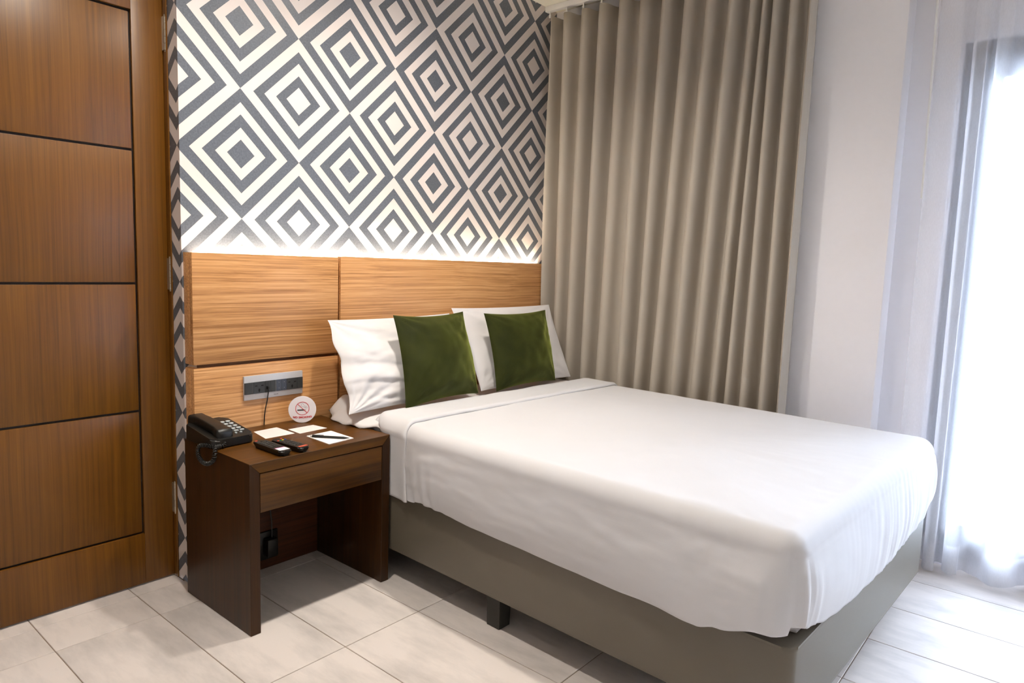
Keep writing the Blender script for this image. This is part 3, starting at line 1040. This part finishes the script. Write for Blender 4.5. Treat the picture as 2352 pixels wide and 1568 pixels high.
md = cu.modifiers.new('thick', 'SOLIDIFY'); md.thickness = 0.0025; md.offset = 1
tag(cu, 'taupe blackout curtain hanging in deep vertical folds beside the bed', 'curtain')

# sheers on their own track
sr = thing('sheer_rail', 'white ceiling track carrying the sheer curtain before the window', 'curtain rail', (2.12, -2.6, CEIL - 0.02))
o_ = sr.location.copy()
obj('track', nb(2.128, 2.156, -3.60, -1.790, CEIL - 0.028, CEIL - 0.0005, 0.003), M_white, sr, o_)
random.seed(5)
# fold outline in plan: (y, x) control points; layers overlap so the voile reads two and three deep
ctrl = [(-1.868, 2.150), (-1.850, 2.118), (-1.862, 2.092), (-1.905, 2.082), (-1.935, 2.098), (-1.930, 2.140), (-1.950, 2.165), (-1.978, 2.150), (-1.972, 2.108), (-1.990, 2.082),
        (-2.020, 2.090), (-2.016, 2.130), (-2.030, 2.160), (-2.052, 2.150), (-2.048, 2.112), (-2.066, 2.086), (-2.096, 2.094), (-2.100, 2.138), (-2.125, 2.162), (-2.170, 2.148),
        (-2.190, 2.104), (-2.214, 2.080), (-2.262, 2.092), (-2.290, 2.140)]
y = -2.29
while y > -3.50:
    st = random.uniform(0.085, 0.12)
    ctrl += [(y - st * 0.35, 2.165), (y - st * 0.6, 2.120), (y - st * 0.75, 2.084), (y - st * 1.15, 2.088), (y - st * 1.1, 2.130)]
    y -= st


def catmull(p, n=7):
    out = []
    for i in range(len(p) - 1):
        p0 = p[max(i - 1, 0)]; p1 = p[i]; p2 = p[i + 1]; p3 = p[min(i + 2, len(p) - 1)]
        for k in range(n):
            t = k / n
            out.append(tuple(0.5 * ((2 * b) + (-a + c) * t + (2 * a - 5 * b + 4 * c - d) * t * t + (-a + 3 * b - 3 * c + d) * t ** 3) for a, b, c, d in zip(p0, p1, p2, p3)))
    out.append(p[-1])
    return out


pp = catmull(ctrl)


def sheer_rows(z0, z1, n, off=0.0):
    rows = []
    for r in range(n + 1):
        f = r / n
        z = z0 + (z1 - z0) * f
        g = (2.52 - z) / 2.5
        row = []
        for i, (yy, xx) in enumerate(pp):
            s = i * 0.02
            dy = 0.016 * g * fbm((s * 1.4, g * 1.1, 0)) + 0.004 * g
            dx = 0.010 * g * fbm((s * 1.4, g * 1.3, 5))
            row.append((2.122 + (xx - 2.122) * (0.70 + 0.35 * g) + dx + off, yy + dy - 0.018 * g * (1 if yy > -1.9 else 0.4), z + (0.02 * fbm((s * 2, 1, 1)) * max(0, g - 0.97) * 30 if z < 0.05 else 0)))
        rows.append(row)
    return rows


bm = bmesh.new()
gridmesh(bm, sheer_rows(2.525, 0.012, 30))
sc_ = obj('sheer_curtain', bm, M_sheer, sharp=85)
tag(sc_, 'white sheer voile curtain in loose folds before the bright window', 'curtain')
bm = bmesh.new()
gridmesh(bm, sheer_rows(0.125, 0.011, 4, off=0.0016))
hm = obj('hem', bm, M_sheerhem, sc_, sharp=85)
hm['label'] = 'doubled hem along the bottom'
# pull wand
bm = bmesh.new()
tube(bm, [(2.100, -1.838, 2.53), (2.096, -1.842, 2.30), (2.085, -1.850, 1.90), (2.078, -1.856, 1.503)], 0.0042, 10)
wd = obj('curtain_wand', bm, M_white)
hk = obj('hook', tube(bmesh.new(), [(2.104, -1.834, 2.552), (2.102, -1.836, 2.545), (2.100, -1.838, 2.528)], 0.002, 6), M_white, wd)
tag(wd, 'thin white pull wand hanging at the edge of the sheer curtain', 'wand')


# ------------------------------------------------------------------ telephone
NTOP = NZ
ph = thing('telephone', 'black desk telephone with pale keys on the nightstand by the door side', 'telephone', (0.036, -0.178, NTOP), radians(3))
PW, PL = 0.150, 0.190      # local: x across, y depth (front = -y)


def wedge(bm, pts, zf):
    """prism whose top height follows zf(x, y)"""
    lo = [bm.verts.new((x, y, 0.004)) for x, y in pts]
    hi = [bm.verts.new((x, y, zf(x, y))) for x, y in pts]
    bm.faces.new(lo[::-1]); top = bm.faces.new(hi)
    n = len(pts)
    for i in range(n):
        j = (i + 1) % n
        bm.faces.new((lo[i], lo[j], hi[j], hi[i]))
    bmesh.ops.bevel(bm, geom=list(top.edges), offset=0.005, segments=3, affect='EDGES')
    return bm


slope = lambda x, y: 0.030 + 0.155 * (y + 0.095)
obj('base', wedge(bmesh.new(), rrect(0.0, 0.0, PW, PL, 0.022, 6), slope), M_black, ph)
for sx in (-1, 1):
    for sy in (-1, 1):
        obj('foot', cyl(bmesh.new(), (sx * 0.055, sy * 0.075, 0.0022), 0.008, 0.0040, 'z', 12), M_rubber, ph)
random.seed(2)
tilt = Matrix.Rotation(math.atan(0.155), 4, 'X')


def key(name, x, y, w, h, r, mat=M_key):
    bm = prism(bmesh.new(), rrect(0, 0, w, h, r, 5), 0, 0.0035)
    tf = [f for f in bm.faces if f.normal.z > 0.9 or len(f.verts) > 8]
    bmesh.ops.transform(bm, matrix=Matrix.Translation((x, y, slope(x, y) - 0.0004)) @ tilt, verts=bm.verts)
    obj(name, bm, mat, ph)


for r in range(4):
    for c in range(3):
        key('key', 0.014 + c * 0.0205, 0.042 - r * 0.0225, 0.0155, 0.0115, 0.0055)
for c in range(3):
    key('key', 0.014 + c * 0.0205, -0.046, 0.0165, 0.008, 0.0035)
for c in range(2):
    key('key', 0.022 + c * 0.0185, -0.064, 0.008, 0.008, 0.0035)
# handset: a bar with two deep ends
hs_rows = []
NSG = 28
for i in range(NSG + 1):
    t = i / NSG
    yy = 0.108 - 0.190 * t
    e = abs(2 * t - 1)
    under = 0.045 if e < 0.55 else 0.045 - 0.029 * min(1, (e - 0.55) / 0.16)
    topz = 0.084 + 0.005 * (1 - e ** 2) - 0.027 * t
    under = under + 0.014 * (1 - t) - 0.010
    half = 0.0235 + 0.005 * (e > 0.6) * min(1, (e - 0.6) / 0.2)
    if e > 0.93:
        q = (e - 0.93) / 0.07
        half *= 1 - 0.25 * q * q; topz -= 0.010 * q * q; under += 0.004 * q * q
    ring = []
    for k in range(16):
        a = 2 * pi * k / 16
        cxk, czk = cos(a), sin(a)
        sx = math.copysign(abs(cxk) ** 0.32, cxk) * half
        zc = (topz + under) / 2; hh = (topz - under) / 2
        sz = math.copysign(abs(czk) ** 0.36, czk) * hh
        ring.append((-0.029 + sx + 0.006 * t, yy, zc + sz))
    hs_rows.append(ring)
bm = bmesh.new()
vr = gridmesh(bm, hs_rows, closed=True)
bm.faces.new(vr[0][::-1]); bm.faces.new(vr[-1])
obj('handset', bm, M_black, ph, sharp=50)
# coiled cord: loops off the edge of the nightstand and back; points are world, turned into the phone's frame
guide = [(0.006, -0.268, 0.575), (-0.002, -0.276, 0.566), (-0.025, -0.270, 0.566), (-0.038, -0.238, 0.566), (-0.046, -0.212, 0.562), (-0.050, -0.202, 0.552), (-0.052, -0.204, 0.536), (-0.053, -0.222, 0.519),
         (-0.053, -0.248, 0.512), (-0.052, -0.276, 0.515), (-0.050, -0.302, 0.530), (-0.046, -0.308, 0.550), (-0.040, -0.298, 0.566), (-0.028, -0.288, 0.568), (-0.014, -0.278, 0.566)]
gl = [Vector(p) for p in catmull([tuple(g) for g in guide], 24)]
L_ = [0.0]
for a, b in zip(gl, gl[1:]): L_.append(L_[-1] + (b - a).length)
coil = []
NTURN, RCO = 46, 0.0058
N_ = 46 * 11
j = 0
for i in range(N_ + 1):
    d = L_[-1] * i / N_
    while j < len(L_) - 2 and L_[j + 1] < d: j += 1
    f = (d - L_[j]) / max(1e-9, L_[j + 1] - L_[j])
    p = gl[j].lerp(gl[j + 1], f)
    tdir = (gl[j + 1] - gl[j]).normalized()
    s = tdir.cross(Vector((0.3, 0.2, 1))).normalized(); q = tdir.cross(s)
    a = 2 * pi * NTURN * i / N_
    coil.append(p + s * cos(a) * RCO + q * sin(a) * RCO)
bm = bmesh.new()
tube(bm, coil, 0.0019, 6)
Minv = (Matrix.Translation(ph.location) @ Matrix.Rotation(radians(3), 4, 'Z')).inverted()
bmesh.ops.transform(bm, matrix=Minv, verts=bm.verts)
obj('coiled_cord', bm, M_rubber, ph, sharp=80)


# ------------------------------------------------------------------ remote controls
def remote(label, x, y, rz, w, l, sticker, tail):
    r = thing('remote_control', label, 'remote control', (x, y, NTOP), rz, 'television remote controls')
    bm = bmesh.new()
    pts = rrect(0, 0, w, l, 0.014, 6)
    prism(bm, pts, 0.004, 0.019)
    es = [e for e in bm.edges if abs(e.verts[0].co.z - e.verts[1].co.z) < 1e-5]
    bmesh.ops.bevel(bm, geom=es, offset=0.004, segments=3, affect='EDGES')
    for v in bm.verts:
        if v.co.z < 0.012:
            v.co.x *= 0.80; v.co.y *= 0.93; v.co.z = v.co.z - 0.0038 if v.co.z < 0.009 else v.co.z
    obj('shell', bm, M_black, r)
    m2 = sticker
    if tail == 'white':
        rows_ = 9
        for i in range(rows_):
            for c in range(3):
                obj('button', prism(bmesh.new(), rrect(-0.0125 + c * 0.0125, l / 2 - 0.026 - i * 0.0112, 0.0075, 0.0048, 0.002, 3), 0.0185, 0.0205), M_keyp, r)
        obj('button', prism(bmesh.new(), rrect(-0.012, l / 2 - 0.012, 0.009, 0.006, 0.0025, 3), 0.0185, 0.0207), M_orange, r)['label'] = 'orange power button'
        lb = obj('label_sticker', nb(-0.0175, 0.0175, -l / 2 + 0.012, -l / 2 + 0.040, 0.0187, 0.0196), M_paper, r)
        lb['label'] = 'white label near the end'
        obj('printed_stripe', nb(-0.0175, 0.0175, -l / 2 + 0.0402, -l / 2 + 0.046, 0.0187, 0.0195), M_pink, r)
    else:
        cols = [M_orange, M_green, M_yellow, M_blue]
        for c in range(4):
            obj('button', prism(bmesh.new(), rrect(-0.014 + c * 0.0093, l / 2 - 0.036, 0.0075, 0.0055, 0.002, 3), 0.0185, 0.0208), cols[c], r)['label'] = ('red', 'green', 'yellow', 'blue')[c] + ' button'
        obj('button', prism(bmesh.new(), rrect(0.010, l / 2 - 0.020, 0.009, 0.006, 0.0025, 3), 0.0185, 0.0207), M_orange, r)['label'] = 'red power button'
        for i in range(7):
            for c in range(3):
                obj('button', prism(bmesh.new(), rrect(-0.0125 + c * 0.0125, l / 2 - 0.048 - i * 0.0115, 0.0078, 0.005, 0.002, 3), 0.0185, 0.0205), M_keyp, r)
        lb = obj('label_sticker', nb(-0.0165, 0.0165, -l / 2 + 0.010, -l / 2 + 0.021, 0.0187, 0.0196), M_orange, r)
        lb['label'] = 'orange red strip near the end'
    return r


remote('black remote control with a white label at its end, nearer the telephone', 0.098, -0.405, radians(0), 0.046, 0.178, None, 'white')
remote('black remote control with coloured buttons and an orange strip, nearer the notepaper', 0.158, -0.416, radians(6), 0.044, 0.160, None, 'orange')


# ------------------------------------------------------------------ papers, pen, sign
def quad_sheet(name, label, cat, pts, mat, z=NTOP, th=0.0006, group=None):
    cx = sum(p[0] for p in pts) / 4; cy = sum(p[1] for p in pts) / 4
    bm = prism(bmesh.new(), pts, z + 0.0001, z + 0.0001 + th)
    o = obj(name, bm, mat, None, (cx, cy, z))
    o.location = (cx, cy, z)
    tag(o, label, cat, group)
    return o, (cx, cy, z)


def print_lines(parent, org, pts, n, inset=0.12):
    a, b, c, d = [Vector((p[0], p[1])) for p in pts]      # a-b far edge, d-c near edge
    bm = bmesh.new()
    random.seed(n)
    for i in range(n):
        t = inset + (1 - 2 * inset) * i / (n - 1)
        s0 = 0.10; s1 = random.uniform(0.55, 0.9)
        l0 = a.lerp(d, t); l1 = b.lerp(c, t)
        p0 = l0.lerp(l1, s0); p1 = l0.lerp(l1, s1)
        w = 0.0006
        bm.faces.new([bm.verts.new((q.x, q.y, NTOP + 0.0009)) for q in (p0, p1, p1 + Vector((0, w)), p0 + Vector((0, w)))])
    obj('printed_lines', bm, M_print, parent, org)


c1 = [(0.182, -0.140), (0.278, -0.134), (0.277, -0.256), (0.162, -0.256)]
o1, g1 = quad_sheet('printed_card', 'cream printed card lying between the telephone and the black cable', 'card', c1, M_cream, group='printed cards on the nightstand')
print_lines(o1, g1, c1, 9)
c2 = [(0.291, -0.190), (0.398, -0.190), (0.407, -0.266), (0.288, -0.272)]
o2, g2 = quad_sheet('printed_card', 'cream printed card lying just in front of the no smoking sign', 'card', c2, M_cream, group='printed cards on the nightstand')
print_lines(o2, g2, c2, 6)
c3 = [(0.282, -0.322), (0.390, -0.315), (0.386, -0.456), (0.276, -0.466)]
quad_sheet('notepaper', 'blank white notepaper sheet under the pen at the bed side', 'paper', c3, M_paper, th=0.0022)
a = Vector((0.281, -0.346, NTOP + 0.0068)); b = Vector((0.366, -0.462, NTOP + 0.0068))
pen = thing('pen', 'black ballpoint pen lying across the white notepaper', 'pen', (a + b) / 2)
o_ = (a + b) / 2
dd = (b - a)
obj('barrel', tube(bmesh.new(), [a + dd * 0.05, a + dd * 0.07, a + dd * 0.84, a + dd * 0.88], [0.0036, 0.0043, 0.0042, 0.0034], 12), M_black, pen, o_)
obj('tip', tube(bmesh.new(), [a + dd * 0.88, a + dd * 0.97, a + dd * 1.0], [0.0033, 0.0012, 0.0004], 10), M_black, pen, o_)
obj('push_button', tube(bmesh.new(), [a, a + dd * 0.05], [0.0022, 0.0024], 10), M_silver, pen, o_)
obj('clip', tube(bmesh.new(), [a + dd * 0.06 + Vector((0, 0, 0.0052)), a + dd * 0.34 + Vector((0, 0, 0.0056))], 0.0009, 6), M_charcoal, pen, o_)

# no smoking sign: a round acrylic disc standing on edge, turned to the room
SR = 0.0515
sg = thing('no_smoking_sign', 'round white no smoking sign standing at the back of the nightstand', 'sign', (0.390, -0.130, NTOP), math.atan2(-(CAM.x - 0.39), (CAM.y + 0.13)) + pi)
sg.rotation_euler = (0, 0, radians(-31))
Rm = Matrix.Translation((0, 0, SR + 0.0005)) @ Matrix.Rotation(radians(-4), 4, 'X')


def sgn(bm, y):
    bmesh.ops.transform(bm, matrix=Rm @ Matrix.Translation((0, y, 0)) @ Matrix.Rotation(pi / 2, 4, 'X'), verts=bm.verts)
    return bm


bm = bmesh.new()
cyl(bm, (0, 0, 0), SR, 0.004, 'z', 64)
es = [e for e in bm.edges if abs(e.verts[0].co.z - e.verts[1].co.z) < 1e-6]
bmesh.ops.bevel(bm, geom=es, offset=0.0007, segments=1, affect='EDGES')
obj('disc', sgn(bm, 0), M_acryl, sg)
FZ = -0.0023
# red ring and bar


def ring2d(r0, r1, n=56, cx=0, cy=0):
    bm = bmesh.new()
    A = [bm.verts.new((cx + r0 * cos(2 * pi * k / n), cy + r0 * sin(2 * pi * k / n), 0)) for k in range(n)]
    B = [bm.verts.new((cx + r1 * cos(2 * pi * k / n), cy + r1 * sin(2 * pi * k / n), 0)) for k in range(n)]
    for k in range(n):
        bm.faces.new((A[k], A[(k + 1) % n], B[(k + 1) % n], B[k]))
    return bm


def bar2d(bm, p, q, w):
    p = Vector(p); q = Vector(q); d = (q - p).normalized(); nrm = Vector((-d.y, d.x)) * w / 2
    bm.faces.new([bm.verts.new((v.x, v.y, 0)) for v in (p - nrm, q - nrm, q + nrm, p + nrm)])
    return bm


cyo = 0.004
bm = ring2d(0.0238, 0.0258, cy=cyo)
bar2d(bm, (-0.0170, 0.0170 + cyo), (0.0170, -0.0170 + cyo), 0.0022)
obj('prohibition_ring', sgn(bm, FZ - 0.0004), M_red, sg)
bm = bmesh.new()
bar2d(bm, (-0.0185, -0.006 + cyo), (0.008, -0.006 + cyo), 0.0042)
bar2d(bm, (0.0092, -0.006 + cyo), (0.0102, -0.006 + cyo), 0.0042)
bar2d(bm, (0.0116, -0.006 + cyo), (0.0126, -0.006 + cyo), 0.0042)


def curl(pts, w=0.0006):
    q = catmull(pts, 6)
    for p0, p1 in zip(q, q[1:]): bar2d(bm, p0, p1, w)


curl([(0.010, -0.001 + cyo), (0.011, 0.003 + cyo), (0.006, 0.004 + cyo), (0.002, 0.007 + cyo), (-0.003, 0.009 + cyo), (-0.005, 0.014 + cyo), (-0.001, 0.0185 + cyo), (0.004, 0.017 + cyo), (0.005, 0.013 + cyo)])
curl([(0.0165, -0.001 + cyo), (0.017, 0.005 + cyo), (0.012, 0.009 + cyo), (0.008, 0.010 + cyo), (0.006, 0.013 + cyo)])
curl([(0.0135, -0.001 + cyo), (0.0135, 0.003 + cyo), (0.010, 0.006 + cyo), (0.005, 0.009 + cyo)])
obj('cigarette_symbol', sgn(bm, FZ - 0.0002), M_ink, sg)
bm = text_bm('NO SMOKING', 0.0094, 0.00035)
xs = [v.co.x for v in bm.verts]; sc_x = 0.069 / (max(xs) - min(xs))
for v in bm.verts:
    v.co.x *= sc_x
    v.co.y += -0.0305 + 1.6 * v.co.x ** 2
obj('lettering', sgn(bm, FZ - 0.0003), M_red, sg)
bm = bmesh.new()
box(bm, -0.014, 0.014, 0.0022, 0.030, 0.0, 0.003, 0.0005, 1)
obj('stand_foot', bm, M_acryl, sg)


# ------------------------------------------------------------------ ceiling lamps, with added fill at the rear
def downlight(label, x, y, watts, size=0.045, angle=150, col=(1.0, 0.92, 0.82)):
    d = thing('downlight', label, 'ceiling lamp', (x, y, CEIL), 0, 'recessed ceiling downlights')
    bm = bmesh.new()
    n = 40
    prof = [(0.052, -0.0005), (0.052, -0.004), (0.046, -0.006), (0.041, -0.003), (0.040, -0.0005)]
    vr = gridmesh(bm, [[(r * cos(2 * pi * k / n), r * sin(2 * pi * k / n), z) for k in range(n)] for r, z in prof], closed=True)
    obj('trim_ring', bm, M_white, d)
    obj('lens', cyl(bmesh.new(), (0, 0, -0.0012), 0.039, 0.001, 'z', 32), M_bulb, d)
    l = bpy.data.lights.new('lamp', 'SPOT')
    l.energy = watts; l.color = col; l.shadow_soft_size = size; l.spot_size = radians(angle); l.spot_blend = 0.9
    lo = bpy.data.objects.new('lamp', l)
    COL.objects.link(lo); lo.parent = d; lo.location = (0, 0, -0.012)
    return d


downlight('ceiling downlight above the nightstand and telephone', -0.15, -0.76, DOWNLIGHT_W)
downlight('ceiling downlight above the head half of the bed', 0.76, -0.73, DOWNLIGHT_W)
downlight('added fill lamp behind the viewer, toward the left wall', -1.10, -3.35, REAR_FILL_W, 0.30)  # added soft fill for the room, set in a downlight fitting
downlight('added fill lamp behind the viewer, toward the window', 0.90, -3.35, REAR_FILL_W, 0.30)  # second added fill, same fitting
